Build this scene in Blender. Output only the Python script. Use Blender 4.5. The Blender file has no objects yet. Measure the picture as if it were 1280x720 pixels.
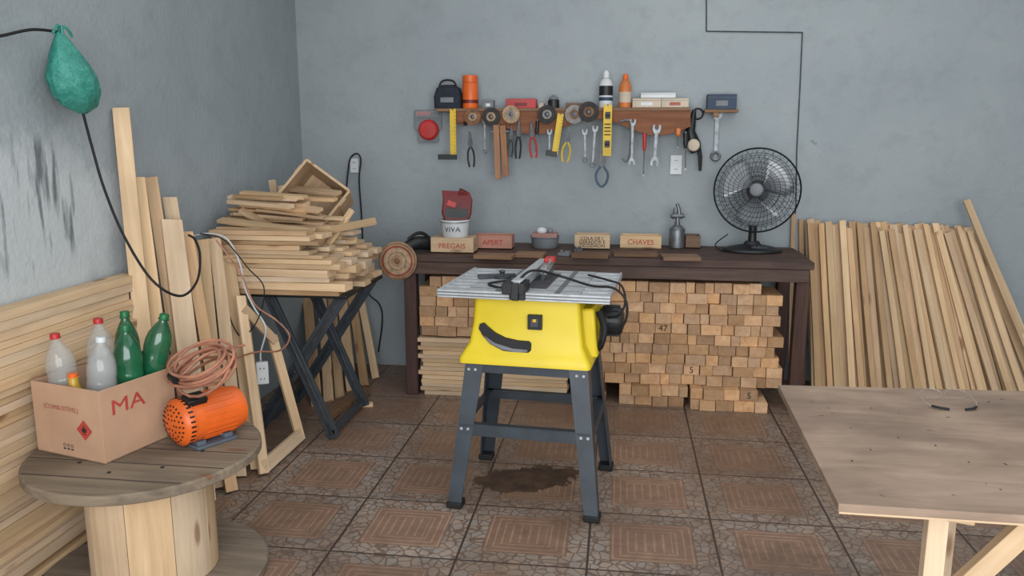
import bpy, math, random, bmesh
from math import sin, cos, pi, radians
from mathutils import Vector, Matrix, Euler
random.seed(7)
R=random.uniform
C=bpy.context.scene.collection
# ---------------- camera ----------------
CH=1.48; FP=1000.0
yaw=radians(7.7); pit=radians(10.7)
fw=Vector((-sin(yaw)*cos(pit), cos(yaw)*cos(pit), -sin(pit)))
rt=Vector((cos(yaw), sin(yaw), 0)); up=rt.cross(fw)
cam0=Vector((0,0,CH))
def ray(px,py): return fw+rt*((px-640)/FP)+up*((360-py)/FP)
def atY(px,py,Y):
    d=ray(px,py); return cam0+d*(Y/d.y)
def atX(px,py,X):
    d=ray(px,py); return cam0+d*(X/d.x)
def atZ(px,py,Z):
    d=ray(px,py); return cam0+d*((Z-CH)/d.z)
cd=bpy.data.cameras.new("camera"); co=bpy.data.objects.new("camera",cd); C.objects.link(co)
cd.sensor_width=36; cd.lens=FP/1280*36; cd.clip_start=0.05
co.matrix_world=Matrix((( rt.x,up.x,-fw.x,0),(rt.y,up.y,-fw.y,0),(rt.z,up.z,-fw.z,CH),(0,0,0,1)))
bpy.context.scene.camera=co
YB=4.95; XL=-2.02; XR=3.1; ZC=2.85; YF=-1.2

# ---------------- materials ----------------
def lin(c):
    r=[]
    for v in c[:3]:
        v=v/255.0
        r.append(v/12.92 if v<=0.04045 else ((v+0.055)/1.055)**2.4)
    return (r[0],r[1],r[2],1)
class NT:
    def __init__(s,name):
        s.m=bpy.data.materials.new(name); s.m.use_nodes=True
        s.t=s.m.node_tree; s.b=s.t.nodes["Principled BSDF"]
    def n(s,ty,props=None,**inp):
        nd=s.t.nodes.new(ty)
        for k,v in (props or {}).items(): setattr(nd,k,v)
        for k,v in inp.items():
            key=int(k[1:]) if (k[0]=='i' and k[1:].isdigit()) else k.replace('_',' ')
            s.set(nd.inputs[key],v)
        return nd
    def set(s,sock,v):
        if isinstance(v,bpy.types.NodeSocket): s.t.links.new(v,sock)
        else: sock.default_value=v
    def math(s,op,a,b=0.0,c=0.0):
        nd=s.t.nodes.new('ShaderNodeMath'); nd.operation=op
        s.set(nd.inputs[0],a); s.set(nd.inputs[1],b); s.set(nd.inputs[2],c)
        return nd.outputs[0]
    def mix(s,f,a,b,mode='MIX'):
        nd=s.t.nodes.new('ShaderNodeMix'); nd.data_type='RGBA'; nd.blend_type=mode
        s.set(nd.inputs[0],f); s.set(nd.inputs[6],a); s.set(nd.inputs[7],b)
        return nd.outputs[2]
    def ramp(s,f,stops):
        nd=s.t.nodes.new('ShaderNodeValToRGB')
        e=nd.color_ramp.elements
        while len(e)<len(stops): e.new(0.5)
        for i,(p,c) in enumerate(stops):
            e[i].position=p; e[i].color=c if len(c)==4 else (*c,1)
        s.set(nd.inputs[0],f); return nd.outputs[0]
    def coord(s,kind='Object'):
        return s.t.nodes.new('ShaderNodeTexCoord').outputs[kind]
    def bump(s,h,st=0.2,dist=0.01):
        nd=s.n('ShaderNodeBump',None,Strength=st,Distance=dist,Height=h)
        s.t.links.new(nd.outputs[0],s.b.inputs['Normal'])
def plain(name,c,rough=0.5,metal=0.0,var=0.12,scale=9,alpha=1.0,spec=0.4,trans=0,bump=0):
    t=NT(name); co_=t.coord()
    nz=t.n('ShaderNodeTexNoise',None,Vector=co_,Scale=scale,Detail=4.0).outputs[0]
    c0=lin([max(0,v*(1-var)) for v in c]); c1=lin([min(255,v*(1+var*.6)) for v in c])
    t.set(t.b.inputs['Base Color'],t.ramp(nz,[(0.3,c0),(0.7,c1)]))
    t.b.inputs['Roughness'].default_value=rough; t.b.inputs['Metallic'].default_value=metal
    t.b.inputs['Specular IOR Level'].default_value=spec
    t.b.inputs['Alpha'].default_value=alpha
    t.b.inputs['Transmission Weight'].default_value=trans
    if bump: t.bump(nz,bump)
    return t.m
def wood(name,ca,cb,axis='z',dark=0.25,knots=True,rough=0.7,varb=0.3,gs=1.0,hi=22,lo=1.3):
    t=NT(name); oc=t.coord()
    rnd=t.n('ShaderNodeObjectInfo').outputs['Random']
    off=t.n('ShaderNodeCombineXYZ',None,X=t.math('MULTIPLY',rnd,37.0),Y=t.math('MULTIPLY',rnd,71.0),Z=t.math('MULTIPLY',rnd,13.0)).outputs[0]
    v=t.n('ShaderNodeVectorMath',{'operation':'ADD'},i0=oc,i1=off).outputs[0]
    hi*=gs; lo*=gs
    sc={'x':(lo,hi,hi),'y':(hi,lo,hi),'z':(hi,hi,lo)}[axis]
    mp=t.n('ShaderNodeMapping',None,Vector=v,Scale=sc).outputs[0]
    n1=t.n('ShaderNodeTexNoise',None,Vector=mp,Scale=1.6,Detail=5.0,Roughness=0.65,Distortion=0.6).outputs[0]
    col=t.ramp(n1,[(0.28,lin(ca)),(0.72,lin(cb))])
    n2=t.n('ShaderNodeTexNoise',None,Vector=v,Scale=3.0,Detail=3.0).outputs[0]
    col=t.mix(t.math('MULTIPLY',t.math('SUBTRACT',n2,0.45),dark*3),col,lin([x*.6 for x in ca]))
    if knots:
        ks={'x':(2.6,9,9),'y':(9,2.6,9),'z':(9,9,2.6)}[axis]
        mk_=t.n('ShaderNodeMapping',None,Vector=v,Scale=ks).outputs[0]
        vo=t.n('ShaderNodeTexVoronoi',None,Vector=mk_,Scale=1.0).outputs['Distance']
        kf=t.ramp(vo,[(0.07,(1,1,1,1)),(0.14,(0,0,0,1))])
        col=t.mix(t.math('MULTIPLY',kf,0.7),col,lin((116,76,48)))
    br=t.math('MULTIPLY_ADD',rnd,varb,1.0-varb*0.6)
    hue=t.math('FRACT',t.math('MULTIPLY',rnd,7.31))
    cmb=t.n('ShaderNodeCombineXYZ',None,X=br,Y=t.math('MULTIPLY',br,t.math('MULTIPLY_ADD',hue,0.1,0.94)),Z=t.math('MULTIPLY',br,t.math('MULTIPLY_ADD',hue,0.3,0.85))).outputs[0]
    col=t.mix(1.0,col,cmb,'MULTIPLY')
    t.set(t.b.inputs['Base Color'],col)
    t.b.inputs['Roughness'].default_value=rough; t.b.inputs['Specular IOR Level'].default_value=0.25
    t.bump(n1,0.12)
    return t.m
PA=(184,156,122); PB=(208,184,152)
w_z=wood("pine_z",PA,PB,'z',varb=.36); w_x=wood("pine_x",PA,PB,'x'); w_y=wood("pine_y",PA,PB,'y')
w_warm=wood("pine_leaning",(164,132,98),(194,165,130),'z',0.3,varb=0.4)
w_block=wood("block_end",(170,130,96),(198,164,126),'y',0.25,knots=False,varb=0.6,hi=16,lo=9)
w_dark=wood("bench_wood",(58,43,37),(92,71,60),'x',0.4,knots=False,rough=.6)
w_darkz=wood("bench_leg_wood",(54,38,34),(82,58,50),'z',0.4,knots=False,rough=.6)
w_red=wood("redwood",(112,70,50),(142,98,72),'x',0.3,knots=False)
w_spool=wood("spool_top_wood",(110,98,84),(150,134,114),'x',0.5,knots=True,rough=.8)
w_grey=wood("weathered_board",(104,80,62),(136,108,86),'x',0.5,knots=False)
w_pink=wood("pink_wood",(158,112,98),(182,136,122),'x',0.3,knots=False)
steel=plain("steel",(118,121,125),.45,.75,.2,20)
steeld=plain("dark_steel",(76,78,82),.45,.7,.2,20)
black=plain("black_plastic",(24,25,27),.45,0,.2)
rubber=plain("black_rubber",(20,20,22),.7,0,.2)
stand_m=plain("stand_paint",(56,63,70),.4,.1,.12,12)
yellow=plain("yellow_paint",(210,186,34),.42,0,.05,4)
yellow2=plain("yellow_tool",(200,166,40),.5,0,.1)
alu=plain("cast_aluminium",(170,174,177),.4,.25,.08,30)
alud=plain("aluminium_groove",(104,106,108),.5,.3,.1)
red=plain("red_plastic",(168,38,36),.45,0,.1)
darkred=plain("dark_red",(96,24,26),.5,0,.25)
orange=plain("orange_paint",(210,94,32),.38,0,.08)
orange2=plain("orange_bottle",(186,108,54),.4,0,.1)
white=plain("white_plastic",(192,196,197),.45,0,.05)
cream=plain("cream_card",(184,170,152),.7,0,.08)
blue=plain("blue_card",(40,58,80),.6,0,.1)
navy=plain("navy_fabric",(32,37,48),.85,0,.25,30)
copper=plain("brown_cable",(154,104,82),.5,0,.2,14)
greenb=plain("green_plastic",(28,100,66),.12,0,.3,6,alpha=.8,spec=.8)
clearb=plain("clear_plastic",(190,196,196),.08,0,.1,6,alpha=.3,spec=.9)
greencap=plain("green_cap",(20,96,54),.4)
card=plain("cardboard",(174,140,114),.85,0,.08,5)
cardin=plain("cardboard_inside",(140,106,80),.9,0,.1,5)
redink=plain("red_ink",(166,60,50),.8,0,.1)
paleink=plain("pale_red_ink",(156,92,78),.8,0,.05)
blackink=plain("black_ink",(40,34,32),.8,0,.1)
discA=plain("disc_brown",(118,82,58),.8,0,.25,40); discB=plain("disc_dark",(48,46,46),.8,0,.25,40)
discC=plain("disc_tan",(156,132,106),.8,0,.2,40); discD=plain("disc_grey",(124,122,118),.6,.1,.2,40)
discR=plain("disc_redband",(132,46,32),.7,0,.2,40)
turned=plain("turned_rim",(138,112,86),.7,0,.2,20)
fanb=plain("fan_blade",(118,124,130),.22,0,.1,4,spec=.8)
fanblk=plain("fan_grille_paint",(38,41,45),.4,0,.1)
greynet=plain("grey_card",(108,112,116),.6,0,.1)

def wallmat(name,left):
    t=NT(name); oc=t.coord()
    n1=t.n('ShaderNodeTexNoise',None,Vector=oc,Scale=0.9,Detail=6.0,Roughness=.6).outputs[0]
    n2=t.n('ShaderNodeTexNoise',None,Vector=oc,Scale=7.0,Detail=6.0,Roughness=.7).outputs[0]
    col=t.ramp(n1,[(0.3,lin((134,142,146))),(0.7,lin((149,156,159)))])
    col=t.mix(t.ramp(n2,[(0.5,(0,0,0)),(0.75,(.45,.45,.45))]),col,lin((121,128,132)))
    if left:
        s=t.n('ShaderNodeSeparateXYZ',None,Vector=oc); Y=s.outputs[1]; Z=s.outputs[2]
        def ell(y0,z0,ry,rz):
            a=t.math('POWER',t.math('ABSOLUTE',t.math('DIVIDE',t.math('SUBTRACT',Y,y0),ry)),2.0)
            b=t.math('POWER',t.math('ABSOLUTE',t.math('DIVIDE',t.math('SUBTRACT',Z,z0),rz)),2.0)
            return t.math('SUBTRACT',1.0,t.math('ADD',a,b))
        warp=t.math('MULTIPLY',t.math('SUBTRACT',n2,0.5),1.6)
        e1=t.math('ADD',ell(2.5,1.14,.62,.42),warp)
        col=t.mix(t.ramp(e1,[(0.05,(0,0,0)),(0.7,(.75,.75,.75))]),col,lin((184,189,190)))
        mp=t.n('ShaderNodeMapping',None,Vector=oc,Scale=(1,15,2.0),Rotation=(0.18,0,0)).outputs[0]
        ns=t.n('ShaderNodeTexNoise',None,Vector=mp,Scale=1.3,Detail=4.0,Roughness=.55).outputs[0]
        e2=t.math('MULTIPLY',t.ramp(ell(2.52,1.24,.3,.27),[(0.0,(0,0,0)),(0.4,(1,1,1))]),t.ramp(ns,[(0.54,(0,0,0)),(0.66,(.8,.8,.8))]))
        col=t.mix(e2,col,lin((70,78,82)))
    t.set(t.b.inputs['Base Color'],col); t.b.inputs['Roughness'].default_value=.8
    t.b.inputs['Specular IOR Level'].default_value=.25
    n3=t.n('ShaderNodeTexNoise',None,Vector=oc,Scale=45.0,Detail=4.0).outputs[0]
    t.bump(t.math('ADD',n3,t.math('MULTIPLY',n2,2.0)),.25,.01)
    return t.m
def floormat():
    t=NT("floor_tile"); oc=t.coord()
    s=t.n('ShaderNodeSeparateXYZ',None,Vector=oc); X=s.outputs[0]; Y=s.outputs[1]
    a=t.math('DIVIDE',t.math('SUBTRACT',X,.38),.465); b=t.math('DIVIDE',t.math('SUBTRACT',Y,2.57),.435)
    u=t.math('FRACT',a); v=t.math('FRACT',b)
    du=t.math('MINIMUM',u,t.math('SUBTRACT',1.0,u)); dv=t.math('MINIMUM',v,t.math('SUBTRACT',1.0,v))
    d=t.math('MINIMUM',du,dv)
    cell=t.n('ShaderNodeCombineXYZ',None,X=t.math('FLOOR',a),Y=t.math('FLOOR',b)).outputs[0]
    wn=t.n('ShaderNodeTexWhiteNoise',{'noise_dimensions':'3D'},Vector=cell).outputs[0]
    vo=t.n('ShaderNodeTexVoronoi',{'feature':'DISTANCE_TO_EDGE'},Vector=oc,Scale=26.0).outputs[0]
    vc=t.n('ShaderNodeTexVoronoi',None,Vector=oc,Scale=26.0).outputs['Color']
    big=t.n('ShaderNodeTexNoise',None,Vector=oc,Scale=1.6,Detail=7.0,Roughness=.65).outputs[0]
    fine=t.n('ShaderNodeTexNoise',None,Vector=oc,Scale=14.0,Detail=6.0,Roughness=.7).outputs[0]
    st=t.mix(t.n('ShaderNodeSeparateXYZ',None,Vector=vc).outputs[0],lin((166,148,132)),lin((154,150,144)))
    mos=t.mix(t.ramp(vo,[(0.04,(.85,.85,.85)),(0.09,(0,0,0))]),st,lin((100,78,66)))
    rings=t.math('SINE',t.math('MULTIPLY',d,2*pi*17))
    base_=lin((146,114,94))
    ctr=t.mix(t.ramp(rings,[(0.5,(0,0,0)),(0.9,(.7,.7,.7))]),base_,lin((178,156,138)))
    stripe=t.math('SINE',t.math('MULTIPLY',u,2*pi*14))
    ctr2=t.mix(t.ramp(stripe,[(0.5,(0,0,0)),(0.9,(.7,.7,.7))]),base_,lin((176,154,136)))
    ctr=t.mix(t.math('GREATER_THAN',d,.34),ctr,ctr2)
    inmos=t.math('LESS_THAN',d,.17)
    col=t.mix(inmos,ctr,mos)
    line=t.math('LESS_THAN',t.math('ABSOLUTE',t.math('SUBTRACT',d,.17)),.006)
    col=t.mix(t.math('MULTIPLY',line,.5),col,lin((104,78,62)))
    col=t.mix(t.ramp(big,[(0.34,(0,0,0)),(0.68,(.85,.85,.85))]),col,lin((108,86,72)))
    col=t.mix(t.ramp(fine,[(0.44,(0,0,0)),(0.78,(.6,.6,.6))]),col,lin((88,70,60)))
    br=t.math('MULTIPLY_ADD',wn,.28,.78)
    col=t.mix(1.0,col,t.n('ShaderNodeCombineXYZ',None,X=br,Y=br,Z=br).outputs[0],'MULTIPLY')
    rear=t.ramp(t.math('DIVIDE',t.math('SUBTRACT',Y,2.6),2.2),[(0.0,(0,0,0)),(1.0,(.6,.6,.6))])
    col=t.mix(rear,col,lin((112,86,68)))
    gr=t.ramp(t.math('ADD',d,t.math('MULTIPLY',fine,.004)),[(0.008,(1,1,1)),(0.014,(0,0,0))])
    col=t.mix(gr,col,lin((56,45,40)))
    def blob(x0,y0,rx,ry,rot,wa):
        dx=t.math('SUBTRACT',X,x0); dy=t.math('SUBTRACT',Y,y0)
        p=t.math('ADD',t.math('MULTIPLY',dx,cos(rot)/rx),t.math('MULTIPLY',dy,sin(rot)/rx))
        q=t.math('ADD',t.math('MULTIPLY',dx,-sin(rot)/ry),t.math('MULTIPLY',dy,cos(rot)/ry))
        r=t.math('ADD',t.math('MULTIPLY',p,p),t.math('MULTIPLY',q,q))
        return t.math('ADD',t.math('SUBTRACT',1.0,r),t.math('MULTIPLY',t.math('SUBTRACT',fine,.5),wa))
    s1=t.ramp(blob(-.372,3.29,.245,.135,.4,2.6),[(0.0,(0,0,0)),(0.15,(1,1,1))])
    stc=t.mix(t.ramp(fine,[(.35,(0,0,0)),(.65,(1,1,1))]),lin((54,38,28)),lin((88,66,48)))
    col=t.mix(s1,col,stc)
    s2=t.ramp(blob(.15,2.36,.28,.23,0,2.0),[(0.0,(0,0,0)),(0.6,(.7,.7,.7))])
    col=t.mix(s2,col,lin((68,55,46)))
    s3=t.ramp(blob(.6,2.45,.5,.4,.4,2.4),[(0.0,(0,0,0)),(0.8,(.4,.4,.4))])
    col=t.mix(s3,col,lin((80,64,54)))
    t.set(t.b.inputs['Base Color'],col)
    t.set(t.b.inputs['Roughness'],t.math('ADD',t.math('MULTIPLY_ADD',fine,.35,.26),t.math('MULTIPLY',s1,.5)))
    t.b.inputs['Specular IOR Level'].default_value=.45
    t.bump(t.math('ADD',t.ramp(d,[(0.0,(0,0,0)),(0.02,(1,1,1))]),t.math('MULTIPLY',fine,.3)),.2,.003)
    return t.m
# ---------------- geometry ----------------
class G:
    def __init__(s): s.v=[];s.f=[];s.m=[];s.X=Matrix()
    def add(s,vs,fs,mi=0):
        o=len(s.v); s.v+= [tuple(s.X@Vector(p)) for p in vs]
        s.f+=[tuple(i+o for i in f) for f in fs]; s.m+=[mi]*len(fs); return s
    def box(s,c,d,mi=0,rot=None):
        M_=Matrix.Translation(c)@(Euler(rot).to_matrix().to_4x4() if rot else Matrix())
        vs=[M_@Vector((x*d[0]/2,y*d[1]/2,z*d[2]/2)) for x in(-1,1) for y in(-1,1) for z in(-1,1)]
        return s.add(vs,[(0,1,3,2),(4,6,7,5),(0,4,5,1),(2,3,7,6),(0,2,6,4),(1,5,7,3)],mi)
    def loft(s,rings,mi=0,cap=True,closed=False):
        n=len(rings[0]); vs=[p for r in rings for p in r]; fs=[]
        k=len(rings)
        for i in range(k if closed else k-1):
            j=(i+1)%k
            for a in range(n):
                b=(a+1)%n; fs.append((i*n+a,i*n+b,j*n+b,j*n+a))
        if cap and not closed: fs+= [tuple(range(n-1,-1,-1)),tuple((k-1)*n+a for a in range(n))]
        return s.add(vs,fs,mi)
    def lathe(s,prof,n=24,mi=0,M_=None,cap=True):
        M_=M_ or Matrix()
        return s.loft([[M_@Vector((r*cos(2*pi*a/n),r*sin(2*pi*a/n),z)) for a in range(n)] for r,z in prof],mi,cap)
    def cyl(s,p0,p1,r0,r1=None,n=16,mi=0):
        p0=Vector(p0);p1=Vector(p1); r1=r0 if r1 is None else r1
        q=(p1-p0).to_track_quat('Z','Y').to_matrix().to_4x4()
        return s.lathe([(r0,0),(r1,(p1-p0).length)],n,mi,Matrix.Translation(p0)@q)
    def prism(s,poly,t,mi=0,y0=0):
        a=[Vector((x,y0-t/2,z)) for x,z in poly]; b=[Vector((x,y0+t/2,z)) for x,z in poly]
        return s.loft([a,b],mi)
    def tube(s,pts,r,n=8,mi=0,closed=False):
        pts=[Vector(p) for p in pts]; k=len(pts); rings=[]; N=None
        for i,p in enumerate(pts):
            a=pts[i-1] if (i>0 or closed) else p; b=pts[(i+1)%k] if (i<k-1 or closed) else p
            t_=(b-a).normalized()
            if N is None:
                N=Vector((0,0,1)) if abs(t_.z)<.9 else Vector((0,1,0))
            N=(N-t_*N.dot(t_)).normalized(); Bn=t_.cross(N)
            rr=r[i] if isinstance(r,(list,tuple)) else r
            rings.append([p+N*rr*cos(2*pi*j/n)+Bn*rr*sin(2*pi*j/n) for j in range(n)])
        return s.loft(rings,mi,True,closed)
    def ring(s,c,rad,r,n=24,m=6,mi=0,axis='y'):
        c=Vector(c); P=[]
        for i in range(n):
            a=2*pi*i/n; x,y=rad*cos(a),rad*sin(a)
            P.append(c+ (Vector((x,0,y)) if axis=='y' else Vector((x,y,0)) if axis=='z' else Vector((0,x,y))))
        return s.tube(P,r,m,mi,True)
    def ball(s,c,r,mi=0,n=14,sc=(1,1,1)):
        c=Vector(c); k=8
        M_=Matrix.Translation(c)@Matrix.Diagonal((sc[0],sc[1],sc[2],1))
        return s.lathe([(max(r*sin(pi*i/k),1e-4),-r*cos(pi*i/k)) for i in range(k+1)],n,mi,M_)
def smoothp(pts,k=6,closed=False):
    P=[Vector(p) for p in pts]; out=[]; n=len(P)
    rng=n if closed else n-1
    for i in range(rng):
        p0=P[(i-1)%n] if (closed or i>0) else P[i]; p1=P[i]; p2=P[(i+1)%n]
        p3=P[(i+2)%n] if (closed or i+2<n) else p2
        for j in range(k):
            t_=j/k
            out.append(.5*((2*p1)+(p2-p0)*t_+(2*p0-5*p1+4*p2-p3)*t_**2+(3*p1-p0-3*p2+p3)*t_**3))
    if not closed: out.append(P[-1])
    return out
def mk(name,g,mats,parent=None,loc=(0,0,0),rot=None,bevel=0,label=None,cat=None,group=None,kind=None,ang=35):
    me=bpy.data.meshes.new(name); me.from_pydata(g.v,[],g.f)
    if not isinstance(mats,(list,tuple)): mats=[mats]
    for m in mats: me.materials.append(m)
    me.polygons.foreach_set('material_index',g.m); me.polygons.foreach_set('use_smooth',[True]*len(g.f))
    me.update()
    bm=bmesh.new(); bm.from_mesh(me); bmesh.ops.recalc_face_normals(bm,faces=bm.faces); bm.to_mesh(me); bm.free()
    me.set_sharp_from_angle(angle=radians(ang))
    o=bpy.data.objects.new(name,me); C.objects.link(o)
    o.location=loc
    if rot is not None:
        if isinstance(rot,(int,float)): o.rotation_euler=(0,0,rot)
        elif isinstance(rot,Matrix): o.rotation_euler=rot.to_euler()
        else: o.rotation_euler=rot
    if bevel:
        b=o.modifiers.new("bevel",'BEVEL'); b.width=bevel; b.segments=2; b.limit_method='ANGLE'; b.angle_limit=radians(40)
    if parent: o.parent=parent
    tag(o,label,cat,group,kind); return o
def tag(o,label=None,cat=None,group=None,kind=None):
    if label:o["label"]=label
    if cat:o["category"]=cat
    if group:o["group"]=group
    if kind:o["kind"]=kind
def thing(name,label,cat,loc=(0,0,0),rot=None,group=None):
    o=bpy.data.objects.new(name,None); C.objects.link(o); o.empty_display_size=.05; o.location=loc
    if rot is not None:
        if isinstance(rot,(int,float)): o.rotation_euler=(0,0,rot)
        elif isinstance(rot,Matrix): o.rotation_euler=rot.to_euler()
        else: o.rotation_euler=rot
    tag(o,label,cat,group); return o
def text(body,size,mat,parent,loc,rot=(pi/2,0,0),name="lettering",bend=None,sx=1.0,bold=0):
    c=bpy.data.curves.new("txt",'FONT'); c.body=body; c.size=size; c.extrude=.0004; c.offset=bold
    c.align_x='CENTER'; c.align_y='CENTER'; c.resolution_u=3
    o=bpy.data.objects.new("txt",c); C.objects.link(o); bpy.context.view_layer.update()
    me=bpy.data.meshes.new_from_object(o.evaluated_get(bpy.context.evaluated_depsgraph_get()))
    bpy.data.objects.remove(o)
    for v in me.vertices:
        v.co.x*=sx
        if bend:
            a=v.co.x/bend; rr=bend+v.co.z
            v.co.x,v.co.z=rr*sin(a),rr*cos(a)-bend
    me.materials.clear(); me.materials.append(mat)
    q=bpy.data.objects.new(name,me); C.objects.link(q); q.location=loc; q.rotation_euler=rot; q.parent=parent
    return q
# ---------------- structure ----------------
def struct(name,c,d,mat):
    return mk(name,G().box(c,d),mat,kind="structure")
wm=wallmat("wall_paint",False); wl=wallmat("wall_paint_scuffed",True)
struct("wall_back",((XL+XR)/2,YB+.08,ZC/2),(XR-XL+.32,.16,ZC),wm)
struct("wall_left",(XL-.08,(YF+YB)/2,ZC/2),(.16,YB-YF,ZC),wl)
struct("wall_right",(XR+.08,(YF+YB)/2,ZC/2),(.16,YB-YF,ZC),wm)
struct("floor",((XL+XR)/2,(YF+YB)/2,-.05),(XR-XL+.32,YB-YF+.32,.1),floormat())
struct("ceiling",((XL+XR)/2,(YF+YB)/2,ZC+.05),(XR-XL+.32,YB-YF+.32,.1),plain("ceiling_paint",(190,192,192),.9))
# ---------------- plank helper ----------------
def plank(name,p0,p1,w,t,nrm,mat,label,cat="wooden board",group=None,bevel=.0015):
    p0=Vector(p0);p1=Vector(p1); z=(p1-p0); L=z.length; z.normalize()
    y=Vector(nrm); y=(y-z*y.dot(z)).normalized(); x=y.cross(z)
    Mx=Matrix((x,y,z)).transposed()
    g=G(); k=6; rings=[]
    bow=R(-.004,.004)*L
    for i in range(k+1):
        f=i/k; b=bow*4*f*(1-f); zz=L*f
        e=R(-.004,.004) if i in(0,k) else 0
        rings.append([Vector((-w/2+b,-t/2,zz+e)),Vector((w/2+b,-t/2,zz-e)),Vector((w/2+b,t/2,zz-e)),Vector((-w/2+b,t/2,zz+e))])
    g.loft(rings)
    return mk(name,g,mat,None,p0,Mx,bevel,label,cat,group)
# ================= table saw =================
saw=thing("table_saw","yellow table saw with grey top on dark metal stand","table saw",(-.335,3.215,0),radians(-5))
def Lpost(p0,p1,w0,w1,sx,sy,t=.006):
    rings=[]
    for p,w in((Vector(p0),w0),(Vector(p1),w1)):
        pr=[(0,0),(w,0),(w,t),(t,t),(t,w),(0,w)]
        rings.append([p+Vector((-sx*a,-sy*b,0)) for a,b in pr])
    return rings
for sx in(-1,1):
    for sy in(-1,1):
        g=G(); g.loft(Lpost((sx*.305,sy*.28,.02),(sx*.245,sy*.205,.60),.055,.075,sx,sy))
        for zz in(.57,.33):
            f=(zz-.02)/.58; xx=.305-.06*f; yy=.28-.075*f
            for dx in(.018,.045):
                g.cyl((sx*(xx-dx),sy*(yy+.004),zz),(sx*(xx-dx),sy*(yy-.003),zz),.006,n=8,mi=1)
        lg=mk("leg",g,[stand_m,alu],saw)
        mk("foot_pad",G().box((sx*.279,sy*.254,.014),(.064,.064,.028)),rubber,lg,bevel=.006)
def brace(a,b,z,h,nm,out):
    g=G(); a=Vector(a);b=Vector(b); mid=(a+b)/2; L=(b-a).length
    if abs(a.x-b.x)>abs(a.y-b.y):
        g.box((mid.x,mid.y,z),(L,.006,h)); g.box((mid.x,mid.y-out*.014,z+h/2),(L,.03,.005))
    else:
        g.box((mid.x,mid.y,z),(.006,L,h)); g.box((mid.x-out*.014,mid.y,z+h/2),(.03,L,.005))
    mk(nm,g,stand_m,saw)
for sy in(-1,1):
    brace((-.262,sy*.236,0),(.262,sy*.236,0),.325,.045,"brace",sy)
    brace((-.235,sy*.2,0),(.235,sy*.2,0),.578,.042,"top_rail",sy)
for sx in(-1,1):
    brace((sx*.267,-.23,0),(sx*.267,.23,0),.325,.045,"brace",sx)
    brace((sx*.24,-.195,0),(sx*.24,.195,0),.578,.042,"top_rail",sx)
def rr(hx,hy,z,cx=0,cy=0,r=.02,k=4):
    o=[]
    r=min(r,hx,hy)
    for qx,qy,a0 in((1,1,0),(-1,1,90),(-1,-1,180),(1,-1,270)):
        for i in range(k+1):
            a=radians(a0+90*i/k); o.append(Vector((cx+qx*(hx-r)+r*cos(a),cy+qy*(hy-r)+r*sin(a),z)))
    return o
g=G(); g.loft([rr(.262,.235,.600,-.005),rr(.262,.235,.618,-.005),rr(.250,.225,.640,-.005),rr(.228,.212,.680,-.002),rr(.216,.205,.76),rr(.208,.20,.875)])
mk("body",g,yellow,saw,ang=50)
bp=[(-.182,.758),(-.165,.764),(-.15,.75),(-.12,.727),(-.08,.709),(-.03,.7),(.016,.699),(.024,.69),(.024,.664),(.014,.652),(-.03,.648),(-.09,.656),(-.14,.680),(-.17,.712),(-.186,.74)]
mk("tilt_slot",G().prism(bp,.012,0,-.2145),black,saw,bevel=.002)
g=G(); g.prism([(-.165,.715),(-.12,.686),(-.05,.668),(.010,.666),(.010,.658),(-.03,.654),(-.09,.662),(-.14,.684)],.004,0,-.222)
mk("slot_scale",g,greynet,saw)
g=G(); g.box((.038,-.212,.776),(.056,.02,.058)); g.box((.038,-.224,.776),(.034,.008,.036),1); g.box((.038,-.229,.785),(.014,.006,.012),2)
mk("switch_box",g,[black,steeld,yellow2],saw,bevel=.002)
mk("side_cover",G().box((.235,.0,.72),(.06,.26,.2),0,(0,radians(-6),0)),yellow,saw,bevel=.01)
g=G(); g.lathe([(.05,0),(.062,.01),(.062,.07),(.05,.09),(.03,.095)],24,0,Matrix.Translation((.262,.06,.735))@Euler((0,pi/2,0)).to_matrix().to_4x4())
for i in range(14):
    a=2*pi*i/14; g.box((.31,.06+.0625*cos(a),.735+.0625*sin(a)),(.06,.006,.006),0,(a,0,0))
mk("motor",g,black,saw,bevel=.001)
g=G(); g.tube(smoothp([(.27,-.08,.80),(.295,-.11,.74),(.285,-.12,.68),(.27,-.08,.65)],5),.014); g.ring((.285,-.11,.72),.04,.005,axis='x')
mk("hose",g,rubber,saw)
g=G(); g.box((-.005,.0,.888),(.44,.53,.026))
for i in range(5): g.box((-.005,-.21+.105*i,.9015),(.43,.004,.002),1)
g.box((-.1,0,.9025),(.02,.52,.002),1); g.box((.13,0,.9025),(.02,.52,.002),1); g.box((.03,0,.9028),(.09,.35,.0015),2)
mk("top_plate",g,[alu,alud,steeld],saw,bevel=.002)
for sx in(-1,1):
    g=G(); x0=sx*.275 -.005
    g.box((x0,0,.886),(.11,.53,.012))
    for i in range(8): g.box((x0,-.245+.07*i,.894),(.11,.036,.012))
    g.box((x0+sx*.053,0,.888),(.01,.55,.026))
    mk("wing",g,alu,saw,bevel=.002)
g=G(); g.box((0,-.277,.888),(.665,.014,.030)); g.box((0,-.283,.894),(.665,.005,.005),1); g.box((0,-.283,.882),(.665,.005,.004),1)
mk("front_rail",g,[alu,alud],saw,bevel=.0015)
g=G(); g.box((-.02,0,.925),(.028,.57,.04)); g.box((-.02,0,.947),(.04,.57,.005),0)
g.box((-.03,-.25,.92),(.085,.11,.04),1); g.box((-.015,-.283,.905),(.06,.035,.055),1); g.box((-.02,-.305,.91),(.026,.025,.065),1,(radians(-20),0,0))
mk("rip_fence",g,[alu,black],saw,bevel=.002)
g=G(); g.box((.03,.1,.95),(.026,.2,.03),0,(radians(6),0,0)); g.box((.03,.17,.965),(.04,.04,.022),1); g.box((.03,.2,.925),(.004,.08,.07),2)
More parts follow.
